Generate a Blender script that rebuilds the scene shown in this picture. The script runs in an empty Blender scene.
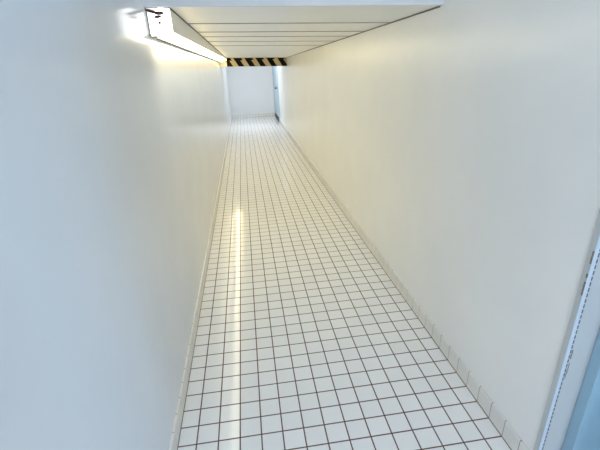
import bpy, bmesh, math, random
from mathutils import Vector, Matrix

C = bpy.context.scene
COL = C.collection
random.seed(4)

# ------------------------------------------------------------------ camera
# x runs across the passage, y along it, z up; the camera stands at x=0, y=0
EYE = 1.596
def add_camera():
    pitch, yaw, roll = 0.393154, 0.125759, 0.042495
    cy, sy, cp, sp = math.cos(yaw), math.sin(yaw), math.cos(pitch), math.sin(pitch)
    F = Vector((sy * cp, cy * cp, -sp)); R = Vector((cy, -sy, 0)); D = F.cross(R)
    c, s = math.cos(roll), math.sin(roll)
    R2 = c * R + s * D; D2 = -s * R + c * D
    m = Matrix((( R2.x, -D2.x, -F.x, 0), (R2.y, -D2.y, -F.y, 0), (R2.z, -D2.z, -F.z, EYE), (0, 0, 0, 1)))
    cd = bpy.data.cameras.new('camera'); cd.sensor_width = 36; cd.lens = 384.356 / 600 * 36
    cd.clip_start = 0.02; cd.clip_end = 100
    o = bpy.data.objects.new('camera', cd); o.matrix_world = m
    COL.objects.link(o); C.camera = o
add_camera()

# ------------------------------------------------------------------ light
w = bpy.data.worlds.new('world'); C.world = w; w.use_nodes = True
w.node_tree.nodes['Background'].inputs['Color'].default_value = (0.72, 0.86, 1.0, 1)
w.node_tree.nodes['Background'].inputs['Strength'].default_value = 1.1

def area(name, loc, direction, sx, sy, power, col):
    l = bpy.data.lights.new(name, 'AREA'); l.shape = 'RECTANGLE'; l.size = sx; l.size_y = sy
    l.energy = power; l.color = col
    o = bpy.data.objects.new(name, l); o.location = loc
    o.rotation_euler = Vector(direction).to_track_quat('-Z', 'Y').to_euler()
    COL.objects.link(o); return o
# daylight through the open near end of the passage, behind the photographer
area('daylight_near_end', (-0.05, -3.3, 1.5), (0.85, 1, -0.05), 0.8, 2.0, 41, (0.68, 0.76, 0.98))
# daylight from the window of the side room, through the doorway on the right
area('daylight_side_room', (2.9, 0.42, 1.5), (-1, 0.2, -0.05), 0.3, 1.9, 8.5, (0.30, 0.62, 1.0))
# unseen fill light added for the far end, above and behind the striped beam
area('far_end_fill', (0.15, 11.5, 2.45), (0, 0.1, -1), 0.9, 0.4, 19.5, (0.95, 0.97, 1.0))

C.view_settings.view_transform = 'Standard'
C.view_settings.look = 'None'
C.view_settings.gamma = 1.0
C.view_settings.use_curve_mapping = False
C.view_settings.exposure = 0.9
C.cycles.max_bounces = 12
C.cycles.diffuse_bounces = 8
C.cycles.use_denoising = True

# ------------------------------------------------------------------ materials
def nmat(name):
    m = bpy.data.materials.new(name); m.use_nodes = True
    nt = m.node_tree; return m, nt, nt.nodes['Principled BSDF']
def N(nt, t, **k):
    n = nt.nodes.new(t)
    for a, b in k.items(): setattr(n, a, b)
    return n
def objco(nt): return N(nt, 'ShaderNodeTexCoord').outputs['Object']

def paint(name, col, rough=0.3, var=0.03, scale=3.0, bump=0.0, bscale=60, spec=0.5, metal=0.0):
    m, nt, b = nmat(name)
    n = N(nt, 'ShaderNodeTexNoise'); n.inputs['Scale'].default_value = scale; n.inputs['Detail'].default_value = 4
    nt.links.new(objco(nt), n.inputs['Vector'])
    r = N(nt, 'ShaderNodeValToRGB')
    r.color_ramp.elements[0].position = 0.3; r.color_ramp.elements[1].position = 0.7
    r.color_ramp.elements[0].color = tuple(max(0, c * (1 - var)) for c in col) + (1,)
    r.color_ramp.elements[1].color = tuple(min(1, c * (1 + var)) for c in col) + (1,)
    nt.links.new(n.outputs['Fac'], r.inputs['Fac']); nt.links.new(r.outputs['Color'], b.inputs['Base Color'])
    b.inputs['Roughness'].default_value = rough; b.inputs['Metallic'].default_value = metal
    b.inputs['Specular IOR Level'].default_value = spec
    if bump:
        n2 = N(nt, 'ShaderNodeTexNoise'); n2.inputs['Scale'].default_value = bscale; n2.inputs['Detail'].default_value = 3
        nt.links.new(objco(nt), n2.inputs['Vector'])
        bp = N(nt, 'ShaderNodeBump'); bp.inputs['Strength'].default_value = bump; bp.inputs['Distance'].default_value = 0.002
        nt.links.new(n2.outputs['Fac'], bp.inputs['Height']); nt.links.new(bp.outputs['Normal'], b.inputs['Normal'])
    return m

def tile_mat():
    m, nt, b = nmat('floor_tile')
    mp = N(nt, 'ShaderNodeMapping')
    # joints lie on x = -0.4578 + 0.1 i and y = 1.3153 + 0.1 j
    mp.inputs['Location'].default_value = (0.4578 + 1.0 , -1.3153 + 3.0, 0)
    nt.links.new(objco(nt), mp.inputs['Vector'])
    br = N(nt, 'ShaderNodeTexBrick', offset=0.0, squash=1.0)
    br.inputs['Scale'].default_value = 1.0
    br.inputs['Brick Width'].default_value = 0.1; br.inputs['Row Height'].default_value = 0.1
    br.inputs['Mortar Size'].default_value = 0.0036; br.inputs['Mortar Smooth'].default_value = 0.25
    br.inputs['Bias'].default_value = 0.0
    br.inputs['Color1'].default_value = (0.90, 0.90, 0.89, 1); br.inputs['Color2'].default_value = (0.87, 0.87, 0.86, 1)
    br.inputs['Mortar'].default_value = (0.15, 0.10, 0.065, 1)
    nt.links.new(mp.outputs['Vector'], br.inputs['Vector'])
    nt.links.new(br.outputs['Color'], b.inputs['Base Color'])
    rr = N(nt, 'ShaderNodeMapRange'); b.inputs['Specular IOR Level'].default_value = 0.24; rr.inputs['To Min'].default_value = 0.10; rr.inputs['To Max'].default_value = 0.7
    nt.links.new(br.outputs['Fac'], rr.inputs['Value']); nt.links.new(rr.outputs['Result'], b.inputs['Roughness'])
    iv = N(nt, 'ShaderNodeMath', operation='SUBTRACT'); iv.inputs[0].default_value = 1.0
    nt.links.new(br.outputs['Fac'], iv.inputs[1])
    n2 = N(nt, 'ShaderNodeTexNoise'); n2.inputs['Scale'].default_value = 14; n2.inputs['Detail'].default_value = 1
    nt.links.new(objco(nt), n2.inputs['Vector'])
    ad = N(nt, 'ShaderNodeMath', operation='MULTIPLY_ADD'); ad.inputs[1].default_value = 0.9
    nt.links.new(n2.outputs['Fac'], ad.inputs[0]); nt.links.new(iv.outputs[0], ad.inputs[2])
    bp = N(nt, 'ShaderNodeBump'); bp.inputs['Strength'].default_value = 0.5; bp.inputs['Distance'].default_value = 0.0015
    nt.links.new(ad.outputs[0], bp.inputs['Height']); nt.links.new(bp.outputs['Normal'], b.inputs['Normal'])
    return m

def wall_mat(name, col, rough, seam_y):
    """glossy wall lining boards with a fine vertical butt joint"""
    m, nt, b = nmat(name)
    co = objco(nt)
    sp = N(nt, 'ShaderNodeSeparateXYZ'); nt.links.new(co, sp.inputs[0])
    a = N(nt, 'ShaderNodeMath', operation='SUBTRACT'); a.inputs[1].default_value = seam_y - 12.0
    nt.links.new(sp.outputs['Y'], a.inputs[0])
    f = N(nt, 'ShaderNodeMath', operation='FLOORED_MODULO'); f.inputs[1].default_value = 24.0
    nt.links.new(a.outputs[0], f.inputs[0])
    c = N(nt, 'ShaderNodeMath', operation='COMPARE'); c.inputs[1].default_value = 12.0; c.inputs[2].default_value = 0.006
    nt.links.new(f.outputs[0], c.inputs[0])
    n = N(nt, 'ShaderNodeTexNoise'); n.inputs['Scale'].default_value = 2.2; n.inputs['Detail'].default_value = 5
    nt.links.new(co, n.inputs['Vector'])
    r = N(nt, 'ShaderNodeValToRGB')
    r.color_ramp.elements[0].color = tuple(k * 0.965 for k in col) + (1,); r.color_ramp.elements[1].color = tuple(col) + (1,)
    r.color_ramp.elements[0].position = 0.35; r.color_ramp.elements[1].position = 0.65
    nt.links.new(n.outputs['Fac'], r.inputs['Fac'])
    mx = N(nt, 'ShaderNodeMix', data_type='RGBA')
    k = N(nt, 'ShaderNodeMath', operation='MULTIPLY'); k.inputs[1].default_value = 0.15
    nt.links.new(c.outputs[0], k.inputs[0]); nt.links.new(k.outputs[0], mx.inputs[0])
    nt.links.new(r.outputs['Color'], mx.inputs[6]); mx.inputs[7].default_value = (0.35, 0.33, 0.28, 1)
    nt.links.new(mx.outputs[2], b.inputs['Base Color'])
    b.inputs['Roughness'].default_value = rough
    n2 = N(nt, 'ShaderNodeTexNoise'); n2.inputs['Scale'].default_value = 5; n2.inputs['Detail'].default_value = 2
    nt.links.new(co, n2.inputs['Vector'])
    bp = N(nt, 'ShaderNodeBump'); bp.inputs['Strength'].default_value = 0.25; bp.inputs['Distance'].default_value = 0.004
    nt.links.new(n2.outputs['Fac'], bp.inputs['Height']); nt.links.new(bp.outputs['Normal'], b.inputs['Normal'])
    return m

def emit(name, col, strength):
    m, nt, b = nmat(name)
    b.inputs['Base Color'].default_value = (0.9, 0.9, 0.88, 1); b.inputs['Roughness'].default_value = 0.4
    b.inputs['Emission Color'].default_value = tuple(col) + (1,); b.inputs['Emission Strength'].default_value = strength
    return m

def stripe_mat():
    """slanted black bands on worn buff-yellow paint"""
    m, nt, b = nmat('warning_stripes')
    co = objco(nt); sp = N(nt, 'ShaderNodeSeparateXYZ'); nt.links.new(co, sp.inputs[0])
    n = N(nt, 'ShaderNodeTexNoise'); n.inputs['Scale'].default_value = 16; n.inputs['Detail'].default_value = 3
    nt.links.new(co, n.inputs['Vector'])
    # slanted coordinate: bands lean to the left as they rise
    s = N(nt, 'ShaderNodeMath', operation='MULTIPLY_ADD'); s.inputs[1].default_value = 0.62
    nt.links.new(sp.outputs['Z'], s.inputs[0]); nt.links.new(sp.outputs['X'], s.inputs[2])
    j = N(nt, 'ShaderNodeMath', operation='MULTIPLY_ADD'); j.inputs[1].default_value = 0.02
    nt.links.new(n.outputs['Fac'], j.inputs[0]); nt.links.new(s.outputs[0], j.inputs[2])
    o = N(nt, 'ShaderNodeMath', operation='SUBTRACT'); o.inputs[1].default_value = 0.030
    nt.links.new(j.outputs[0], o.inputs[0])
    f = N(nt, 'ShaderNodeMath', operation='FLOORED_MODULO'); f.inputs[1].default_value = 0.238
    nt.links.new(o.outputs[0], f.inputs[0])
    c = N(nt, 'ShaderNodeMath', operation='LESS_THAN'); nt.links.new(f.outputs[0], c.inputs[0])
    # ragged paint runs out to the right along the top edge of each band
    hi = N(nt, 'ShaderNodeMath', operation='GREATER_THAN'); hi.inputs[1].default_value = EYE + 0.155
    nt.links.new(sp.outputs['Z'], hi.inputs[0])
    wd = N(nt, 'ShaderNodeMath', operation='MULTIPLY_ADD'); wd.inputs[1].default_value = 0.055; wd.inputs[2].default_value = 0.120
    nt.links.new(hi.outputs[0], wd.inputs[0]); nt.links.new(wd.outputs[0], c.inputs[1])
    mx = N(nt, 'ShaderNodeMix', data_type='RGBA'); nt.links.new(c.outputs[0], mx.inputs[0])
    mx.inputs[6].default_value = (0.52, 0.42, 0.22, 1); mx.inputs[7].default_value = (0.008, 0.006, 0.005, 1)
    nt.links.new(mx.outputs[2], b.inputs['Base Color'])
    b.inputs['Roughness'].default_value = 0.8; b.inputs['Specular IOR Level'].default_value = 0.15
    return m

M = dict(
    tile=tile_mat(),
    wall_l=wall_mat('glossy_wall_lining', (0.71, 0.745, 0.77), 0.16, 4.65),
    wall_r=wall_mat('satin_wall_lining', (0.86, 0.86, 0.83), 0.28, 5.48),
    wall_e=paint('end_wall_paint', (0.80, 0.82, 0.83), 0.35, 0.01),
    skirt=paint('glazed_skirting_tile', (0.76, 0.75, 0.70), 0.12, 0.03, 8),
    grout=paint('skirting_grout', (0.22, 0.17, 0.11), 0.8, 0.1, 30),
    panel=paint('ceiling_panel_paint', (0.79, 0.79, 0.77), 0.3, 0.02, 1.5),
    gap=paint('dark_gap', (0.20, 0.17, 0.13), 0.7, 0.1, 20),
    strip=paint('cover_strip_paint', (0.34, 0.31, 0.25), 0.6, 0.1, 20),
    buff=paint('buff_filler_paint', (0.50, 0.44, 0.30), 0.5, 0.03, 20),
    fascia=paint('fascia_paint', (0.68, 0.70, 0.70), 0.4, 0.01),
    housing=paint('lamp_housing_enamel', (0.82, 0.81, 0.76), 0.2, 0.02),
    lip=paint('lamp_lip_grey', (0.13, 0.12, 0.10), 0.4, 0.05),
    diffuser=emit('lit_diffuser', (1.0, 0.80, 0.42), 4.6),
    tube=emit('fluorescent_tube', (1.0, 0.93, 0.70), 13.2),
    cap=emit('glowing_end_cap', (1.0, 0.97, 0.90), 1.5),
    rust=paint('rusty_cutout', (0.09, 0.035, 0.03), 0.8, 0.3, 60),
    screw=paint('screw_steel', (0.10, 0.08, 0.07), 0.5, 0.1, 60),
    stripe=stripe_mat(),
    frame=paint('door_frame_paint', (0.50, 0.53, 0.52), 0.4, 0.03),
    bead=paint('edge_bead_paint', (0.56, 0.64, 0.70), 0.4, 0.02),
    seal=paint('perforated_slot_shadow', (0.12, 0.15, 0.19), 0.7, 0.2, 60),
    leaf=paint('door_leaf_blue', (0.33, 0.50, 0.60), 0.35, 0.04),
    fardoor=paint('far_door_blue', (0.46, 0.58, 0.68), 0.4, 0.03),
    handle=paint('dark_handle_metal', (0.015, 0.015, 0.017), 0.5, 0.1, 40),
    scuff=paint('brown_scuff', (0.24, 0.19, 0.16), 0.7, 0.3, 60),
)

# ------------------------------------------------------------------ mesh helpers
def add_box(bm, x0, x1, y0, y1, z0, z1, bev=0.0, mi=0):
    vs = [bm.verts.new((x, y, z)) for x in (x0, x1) for y in (y0, y1) for z in (z0, z1)]
    fs = [(0, 1, 3, 2), (4, 6, 7, 5), (0, 4, 5, 1), (2, 3, 7, 6), (0, 2, 6, 4), (1, 5, 7, 3)]
    faces = [bm.faces.new([vs[i] for i in f]) for f in fs]
    for f in faces: f.material_index = mi
    if bev:
        es = list({e for f in faces for e in f.edges})
        bmesh.ops.bevel(bm, geom=es, offset=bev, segments=2, affect='EDGES', profile=0.5)
def add_hex(bm, c8, mi=0):
    """box from eight corners: bottom four (counter-clockwise) then top four"""
    v = [bm.verts.new(c) for c in c8]
    for f in ((3, 2, 1, 0), (4, 5, 6, 7), (0, 1, 5, 4), (1, 2, 6, 5), (2, 3, 7, 6), (3, 0, 4, 7)):
        bm.faces.new([v[i] for i in f]).material_index = mi
def add_prism_y(bm, prof, y0, y1, mi=0):
    """closed x,z outline swept along y"""
    a = [bm.verts.new((x, y0, z)) for x, z in prof]; b = [bm.verts.new((x, y1, z)) for x, z in prof]
    n = len(prof)
    fs = [bm.faces.new(a), bm.faces.new(b[::-1])]
    for i in range(n): fs.append(bm.faces.new((a[i], b[i], b[(i + 1) % n], a[(i + 1) % n])))
    for f in fs: f.material_index = mi
def add_cyl(bm, p, axis, r, h, seg=16, r2=None):
    q = Vector(axis).to_track_quat('Z', 'Y').to_matrix().to_4x4(); q.translation = Vector(p)
    bmesh.ops.create_cone(bm, cap_ends=True, segments=seg, radius1=r, radius2=r if r2 is None else r2, depth=h, matrix=q)
def obj(name, bm, mats, parent=None, smooth=False):
    bmesh.ops.recalc_face_normals(bm, faces=bm.faces)
    me = bpy.data.meshes.new(name); bm.to_mesh(me); bm.free()
    for m in (mats if isinstance(mats, (list, tuple)) else [mats]): me.materials.append(m)
    if smooth:
        for p in me.polygons: p.use_smooth = True
    o = bpy.data.objects.new(name, me); COL.objects.link(o)
    if parent: o.parent = parent
    return o
def struct(o, label, cat):
    o['kind'] = 'structure'; o['label'] = label; o['category'] = cat; return o
def box(name, m, *a, parent=None, bev=0.0):
    bm = bmesh.new(); add_box(bm, *a, bev=bev); return obj(name, bm, m, parent)
def thing(name, label, cat, loc=(0, 0, 0), kind=None):
    o = bpy.data.objects.new(name, None); COL.objects.link(o); o.location = loc
    o.empty_display_size = 0.1
    o['label'] = label; o['category'] = cat
    if kind: o['kind'] = kind
    return o

XL, XR = -0.4528, 1.0352       # wall faces
YB, YE = -3.4, 14.0            # near open end, far end wall
YD = 0.93                      # far jamb of the side doorway
HN = 2.55                      # ceiling height outside the boxed-in part

# ------------------------------------------------------------------ floor and walls
struct(box('floor', M['tile'], XL, 3.2, YB, YE, -0.12, 0.0),
       'small square off-white floor tiles with brown grout running down the corridor', 'floor')
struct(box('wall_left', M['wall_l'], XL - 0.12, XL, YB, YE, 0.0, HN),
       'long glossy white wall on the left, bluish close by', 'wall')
struct(box('wall_right', M['wall_r'], XR, XR + 0.12, YD + 0.02, YE, 0.0, HN),
       'long matt white wall on the right, beyond the pale blue door frame', 'wall')
bm = bmesh.new(); add_box(bm, XR, XR + 0.12, YB, 0.52, 0.0, HN)  # unseen near wall, carried into the doorway to narrow the side light
add_box(bm, XR, XR + 0.12, 0.52, YD + 0.02, 2.1, HN)
struct(obj('wall_near', bm, M['wall_r']), 'unseen white wall beside the photographer, narrowing the side doorway to shape its light', 'wall')
struct(box('wall_back', M['wall_e'], XL, XR, YE, YE + 0.12, 0.0, HN),
       'pale bluish white wall closing the far end of the corridor', 'wall')
# side room beyond the doorway
bm = bmesh.new()
add_box(bm, XR + 0.12, 3.2, YD + 0.14, YD + 0.26, 0.0, HN)
add_box(bm, 3.2, 3.32, YB, YD + 0.26, 0.0, HN)
struct(obj('wall_side', bm, M['frame']), 'pale blue wall of the side room through the near doorway', 'wall')

# ------------------------------------------------------------------ tiled skirtings
def skirting(name, xface, sgn, y0, y1, label):
    """glazed cove tiles, 0.10 m long, with a rounded foot and rounded top edge"""
    prof = [(0, 0.0), (0.0095, 0.0), (0.0095, 0.003), (0.0092, 0.010), (0.009, 0.018), (0.0088, 0.088),
            (0.0075, 0.0945), (0.0045, 0.0975), (0, 0.098)]
    bm = bmesh.new()
    add_prism_y(bm, [(xface + sgn * x * 0.93, z * 0.99) for x, z in prof], y0, y1, 1)
    k = math.ceil((y0 - 1.3153) / 0.1)
    y = 1.3153 + 0.1 * k
    a = y0
    while a < y1 - 1e-6:
        b = min(y, y1)
        if b - a > 0.008:
            add_prism_y(bm, [(xface + sgn * x, z) for x, z in prof], a + 0.002, b - 0.002, 0)
        a = b; y += 0.1
    add_prism_y(bm, [(xface + sgn * 0.0085, 0.0), (xface + sgn * 0.0125, 0.0), (xface + sgn * 0.0115, 0.003), (xface + sgn * 0.0085, 0.004)], y0, y1, 1)
    return struct(obj(name, bm, [M['skirt'], M['grout']]), label, 'baseboard')
skirting('baseboard_left', XL, 1, YB, YE, 'low glazed tile skirting along the foot of the left wall')
skirting('baseboard_right', XR, -1, YD + 0.024, YE, 'low glazed tile skirting along the foot of the right wall')
bm = bmesh.new()
add_box(bm, XL + 0.014, XR - 0.014, YE - 0.008, YE, 0, 0.097, mi=1)
x = XL + 0.014
while x < XR - 0.014:
    add_box(bm, x + 0.002, min(x + 0.098, XR - 0.014), YE - 0.0095, YE - 0.0081, 0.004, 0.098, mi=0); x += 0.1
struct(obj('baseboard_back', bm, [M['skirt'], M['grout']]), 'low glazed tile skirting along the foot of the far end wall', 'baseboard')

# ------------------------------------------------------------------ boxed-in ceiling
# lower face falls gently away from the camera; corners measured from the eye height
NL, NR = (XL, 2.31, EYE + 0.302), (XR, 2.094, EYE + 0.252)
YF = 9.3
def ceil_pt(x, t):
    """t: 0 at the near fascia, 1 at the striped beam"""
    u = (x - XL) / (XR - XL)
    y0 = NL[1] + (NR[1] - NL[1]) * u; z0 = NL[2] + (NR[2] - NL[2]) * u
    return (x, y0 + (YF - y0) * t, z0 + (EYE + 0.222 - 0.046 * u - z0) * t)
def ceil_at_y(x, y):
    u = (x - XL) / (XR - XL)
    y0 = NL[1] + (NR[1] - NL[1]) * u
    return ceil_pt(x, (y - y0) / (YF - y0))
LAMP_R0, LAMP_R1 = -0.333, -0.29      # right face of the lamp housing, near and far
joints = [0.0, 0.098, 0.180, 0.243, 0.325, 0.42, 0.51, 0.60, 0.69, 0.78, 0.87, 0.95, 1.0]
bm = bmesh.new()
G = 0.005
def xl_at(t): return LAMP_R0 + (LAMP_R1 - LAMP_R0) * t + 0.006
for i in range(len(joints) - 1):
    t0, t1 = joints[i], joints[i + 1]
    g0 = 0 if i == 0 else 0.0006 + 0.0004; g1 = 0.0006
    a, b = ceil_pt(xl_at(t0), t0 + g0), ceil_pt(XR - 0.008, t0 + g0)
    c, d = ceil_pt(XR - 0.008, t1 - g1), ceil_pt(xl_at(t1), t1 - g1)
    lo = [a, b, c, d]
    add_hex(bm, lo + [(x, y, z + 0.012) for x, y, z in lo], 0)
# dark void behind the panel joints
for i in range(len(joints) - 1):
    t0, t1 = joints[i], joints[i + 1]
    lo = [ceil_pt(XL, t0), ceil_pt(XR, t0), ceil_pt(XR, t1), ceil_pt(XL, t1)]
    add_hex(bm, [(x, y + 0.004, z + 0.011) for x, y, z in lo] + [(x, y + 0.004, z + 0.05) for x, y, z in lo], 1)
# thin dark cover strips under the cross joints
for t in joints[1:6]:
    a, b = ceil_pt(xl_at(t), t), ceil_pt(XR - 0.008, t)
    lo = [(a[0], a[1] - 0.007, a[2] - 0.004), (b[0], b[1] - 0.007, b[2] - 0.004), (b[0], b[1] + 0.007, b[2] - 0.004), (a[0], a[1] + 0.007, a[2] - 0.004)]
    add_hex(bm, lo + [(x, y, z + 0.005) for x, y, z in lo], 2)
struct(obj('ceiling', bm, [M['panel'], M['gap'], M['strip']]), 'low boxed-in ceiling of cream panels with thin dark cross joints', 'ceiling')
# near face of the boxing, up to the higher ceiling
a, b = NL, NR
lo = [(a[0], a[1], a[2]), (b[0], b[1], b[2]), (b[0], b[1] + 0.02, b[2]), (a[0], a[1] + 0.02, a[2])]
bm = bmesh.new(); add_hex(bm, [(x, y - 0.02, z + 0.0) for x, y, z in lo] + [(x, y - 0.02, HN) for x, y, z in lo])
struct(obj('trim_1', bm, M['fascia']), 'pale bluish upright face where the ceiling drops', 'ceiling')
bm = bmesh.new(); add_box(bm, XL, XR, YB, 2.3, HN, HN + 0.1); add_box(bm, XL, XR, 9.56, YE, HN, HN + 0.1)
add_box(bm, XR, 3.3, YB, YD + 0.26, HN, HN + 0.1)
struct(obj('ceiling_high', bm, M['panel']), 'higher ceiling before and beyond the boxed-in part', 'ceiling')

# ------------------------------------------------------------------ lamp in the left-hand corner
lamp = thing('strip_light', 'long lit strip light with glowing end cap between left wall and ceiling', 'light')
Y0, Y1 = 2.30, 9.26
LX0, LX1 = XL + 0.008, XL + 0.012
def zc(x, y): return ceil_at_y(x, y)[2]
near_lo_l, near_lo_r = EYE + 0.172, EYE + 0.174
far_lo_l, far_lo_r = EYE + 0.135, EYE + 0.175
bm = bmesh.new()
lo = [(LX0, Y0, near_lo_l + 0.010), (LAMP_R0, Y0, near_lo_r + 0.004), (LAMP_R1, Y1, far_lo_r + 0.004), (LX1, Y1, far_lo_l + 0.010)]
up = [(LX0, Y0, zc(LX0, Y0) - 0.003), (LAMP_R0 , Y0, zc(LAMP_R0, Y0) - 0.003), (LAMP_R1, Y1, EYE + 0.212), (LX1, Y1, EYE + 0.212)]
add_hex(bm, lo + up)
obj('housing', bm, M['housing'], lamp)
bm = bmesh.new()
e = 0.034
lo = [(LX0 + e, Y0 + 0.002, near_lo_l), (LAMP_R0 + 0.001, Y0 + 0.002, near_lo_r), (LAMP_R1 + 0.001, Y1 - 0.002, far_lo_r), (LX1 + e, Y1 - 0.002, far_lo_l)]
add_hex(bm, lo + [(x, y, z + 0.012) for x, y, z in lo])
d = obj('diffuser', bm, M['diffuser'], lamp); d['label'] = 'bright lit underside'
bm = bmesh.new()     # the tube bulging through the middle of the diffuser
a3, b3 = Vector((-0.392, Y0 + 0.03, EYE + 0.173)), Vector((-0.380, Y1 - 0.03, EYE + 0.155))
add_cyl(bm, (a3 + b3) / 2, b3 - a3, 0.015, (b3 - a3).length, 16)
obj('tube', bm, M['tube'], lamp, smooth=True)
bm = bmesh.new()
lo = [(LX0 - 0.004, Y0, near_lo_l - 0.002), (LX0 + e - 0.001, Y0, near_lo_l - 0.010), (LX1 + e - 0.001, Y1, far_lo_l - 0.002), (LX1 - 0.004, Y1, far_lo_l - 0.002)]
add_hex(bm, lo + [(x, y, z + 0.012) for x, y, z in lo])
obj('lip', bm, M['lip'], lamp)
# end cap: flat translucent plate with a notched top corner
zt0, zt1 = zc(LX0, Y0) - 0.008, zc(LAMP_R0, Y0) - 0.006
bm = bmesh.new()
out = [(LX0 + 0.004, near_lo_l - 0.002), (LAMP_R0 + 0.004, near_lo_r - 0.002), (LAMP_R0 + 0.002, zt1), (LX0 + 0.060, zt0 + 0.004),
       (LX0 + 0.050, zt0 - 0.010), (LX0 + 0.004, zt0 - 0.006)]
add_prism_y(bm, out, Y0 - 0.009, Y0 - 0.001)
cap = obj('end_cap', bm, M['cap'], lamp); cap['label'] = 'glowing white end cap with rusty cable hole'
bm = bmesh.new()     # rusty cable cut-outs
for cx, cz, rx, rz, rot in ((LX0 + 0.022, zt0 - 0.012, 0.030, 0.0075, -0.25), (LX0 + 0.060, zt0 - 0.021, 0.024, 0.0085, 0.0), (LX0 + 0.050, zt0 - 0.037, 0.019, 0.0065, 0.1)):
    pr = []
    for k in range(14):
        an = k * math.tau / 14; px, pz = rx * math.cos(an), rz * math.sin(an)
        pr.append((cx + px * math.cos(rot) - pz * math.sin(rot), cz + px * math.sin(rot) + pz * math.cos(rot)))
    add_prism_y(bm, pr, Y0 - 0.012, Y0 - 0.0085)
obj('cable_hole', bm, M['rust'], cap)
bm = bmesh.new(); add_cyl(bm, (LX0 + 0.056, Y0 - 0.0105, zt0 - 0.064), (0, -1, 0), 0.007, 0.004, 14)
obj('screw', bm, M['screw'], cap)

# ------------------------------------------------------------------ striped low beam
bm = bmesh.new()
BA, BB = LAMP_R1 - 0.002, XR
add_hex(bm, [(BA, YF + 0.005, EYE + 0.04), (BB, YF + 0.005, EYE), (BB, YF + 0.25, EYE), (BA, YF + 0.25, EYE + 0.04),
             (BA, YF + 0.005, EYE + 0.216), (BB, YF + 0.005, EYE + 0.175), (BB, YF + 0.25, EYE + 0.175), (BA, YF + 0.25, EYE + 0.216)])
bmesh.ops.bevel(bm, geom=bm.edges[:], offset=0.003, segments=2, affect='EDGES')
box_b = obj('striped_beam', bm, M['stripe'])
box_b['label'] = 'low beam painted with slanted black and buff warning stripes across the far end of the ceiling'
box_b['category'] = 'beam'
bm = bmesh.new(); add_box(bm, XL, LAMP_R1 - 0.004, YF + 0.005, YF + 0.25, EYE + 0.04, EYE + 0.2195)
add_box(bm, XL, XR, YF + 0.012, YF + 0.25, EYE + 0.22, HN)
struct(obj('trim_2', bm, M['buff']), 'plain cream filler beside and above the striped beam', 'trim')
bm = bmesh.new()
add_hex(bm, [(XR - 0.007, 2.11, ceil_at_y(XR, 2.11)[2] - 0.006), (XR - 0.0005, 2.11, ceil_at_y(XR, 2.11)[2] - 0.006), (XR - 0.0005, YF, EYE + 0.170), (XR - 0.007, YF, EYE + 0.170),
             (XR - 0.007, 2.11, ceil_at_y(XR, 2.11)[2] + 0.008), (XR - 0.0005, 2.11, ceil_at_y(XR, 2.11)[2] + 0.008), (XR - 0.0005, YF, EYE + 0.184), (XR - 0.007, YF, EYE + 0.184)])
struct(obj('trim_3', bm, M['gap']), 'thin dark joint between ceiling panels and right wall', 'trim')

# ------------------------------------------------------------------ near doorway on the right
dr = thing('door_1', 'pale blue steel door frame with a dotted slot line at the lower right corner', 'door', kind='structure')
bm = bmesh.new()
add_box(bm, XR - 0.004, XR + 0.012, YD, YD + 0.022, 0.0, 2.1, bev=0.002)      # edge bead on the wall
add_box(bm, XR + 0.0121, XR + 0.14, YD + 0.004, YD + 0.02, 0.0, 2.1)           # face towards the doorway
obj('jamb', bm, M['frame'], dr)
bm = bmesh.new(); add_box(bm, XR - 0.0045, XR + 0.0095, YD - 0.003, YD - 0.0002, 0.0, 2.1, bev=0.001)
bd = obj('edge_bead', bm, M['bead'], dr); bd['label'] = 'paler edge bead'
bm = bmesh.new()
z = 0.06
while z < 2.05:
    add_box(bm, XR + 0.0125, XR + 0.0205, YD + 0.0022, YD + 0.0045, z, z + 0.014)
    z += 0.021
sl = obj('slot_strip', bm, M['seal'], dr); sl['label'] = 'dark dotted slot line'
bm = bmesh.new(); add_box(bm, XR + 0.105, XR + 0.9, YD - 0.04, YD + 0.003, 0.01, 2.09, bev=0.003)
lf = obj('door_leaf', bm, M['leaf'], dr); lf['label'] = 'bluer door leaf'
bm = bmesh.new()
for x0, z0, x1, z1 in ((0.0245, 0.60, 0.0275, 0.64), (0.026, 0.53, 0.028, 0.58), (0.0245, 0.51, 0.026, 0.545)):
    add_box(bm, XR + x0, XR + x1, YD + 0.0025, YD + 0.0045, z0, z1)
for z0, z1 in ((0.985, 1.03), (0.87, 0.92), (0.935, 0.95)):
    add_box(bm, XR - 0.0058, XR - 0.0045, YD - 0.002, YD + 0.004, z0, z1)
obj('scuff_mark', bm, M['scuff'], dr)

# ------------------------------------------------------------------ far door at the end of the right wall
fd = thing('door_2', 'narrow blue-grey door seen edge-on at far end of the right wall', 'door', kind='structure')
bm = bmesh.new(); add_box(bm, XR - 0.03, XR + 0.001, 11.8, 11.88, 0.0, 2.1, bev=0.003); add_box(bm, XR - 0.03, XR + 0.001, 13.4, 13.48, 0.0, 2.1, bev=0.003)
add_box(bm, XR - 0.03, XR + 0.001, 11.88, 13.4, 2.03, 2.1)
obj('door_frame', bm, M['fardoor'], fd)
box('door_leaf', M['fardoor'], XR - 0.018, XR + 0.001, 11.88, 13.4, 0.01, 2.03, parent=fd)
bm = bmesh.new()
add_cyl(bm, (XR - 0.022, 11.93, 1.01), (-1, 0, 0), 0.07, 0.012, 20)
add_cyl(bm, (XR - 0.05, 11.93, 1.01), (-1, 0, 0), 0.010, 0.06, 12)
add_box(bm, XR - 0.092, XR - 0.066, 11.91, 12.05, 0.99, 1.03, bev=0.004)
obj('door_handle', bm, M['handle'], fd)
box('kick_plate', M['handle'], XR - 0.022, XR - 0.0181, 11.9, 13.38, 0.012, 0.17, parent=fd)
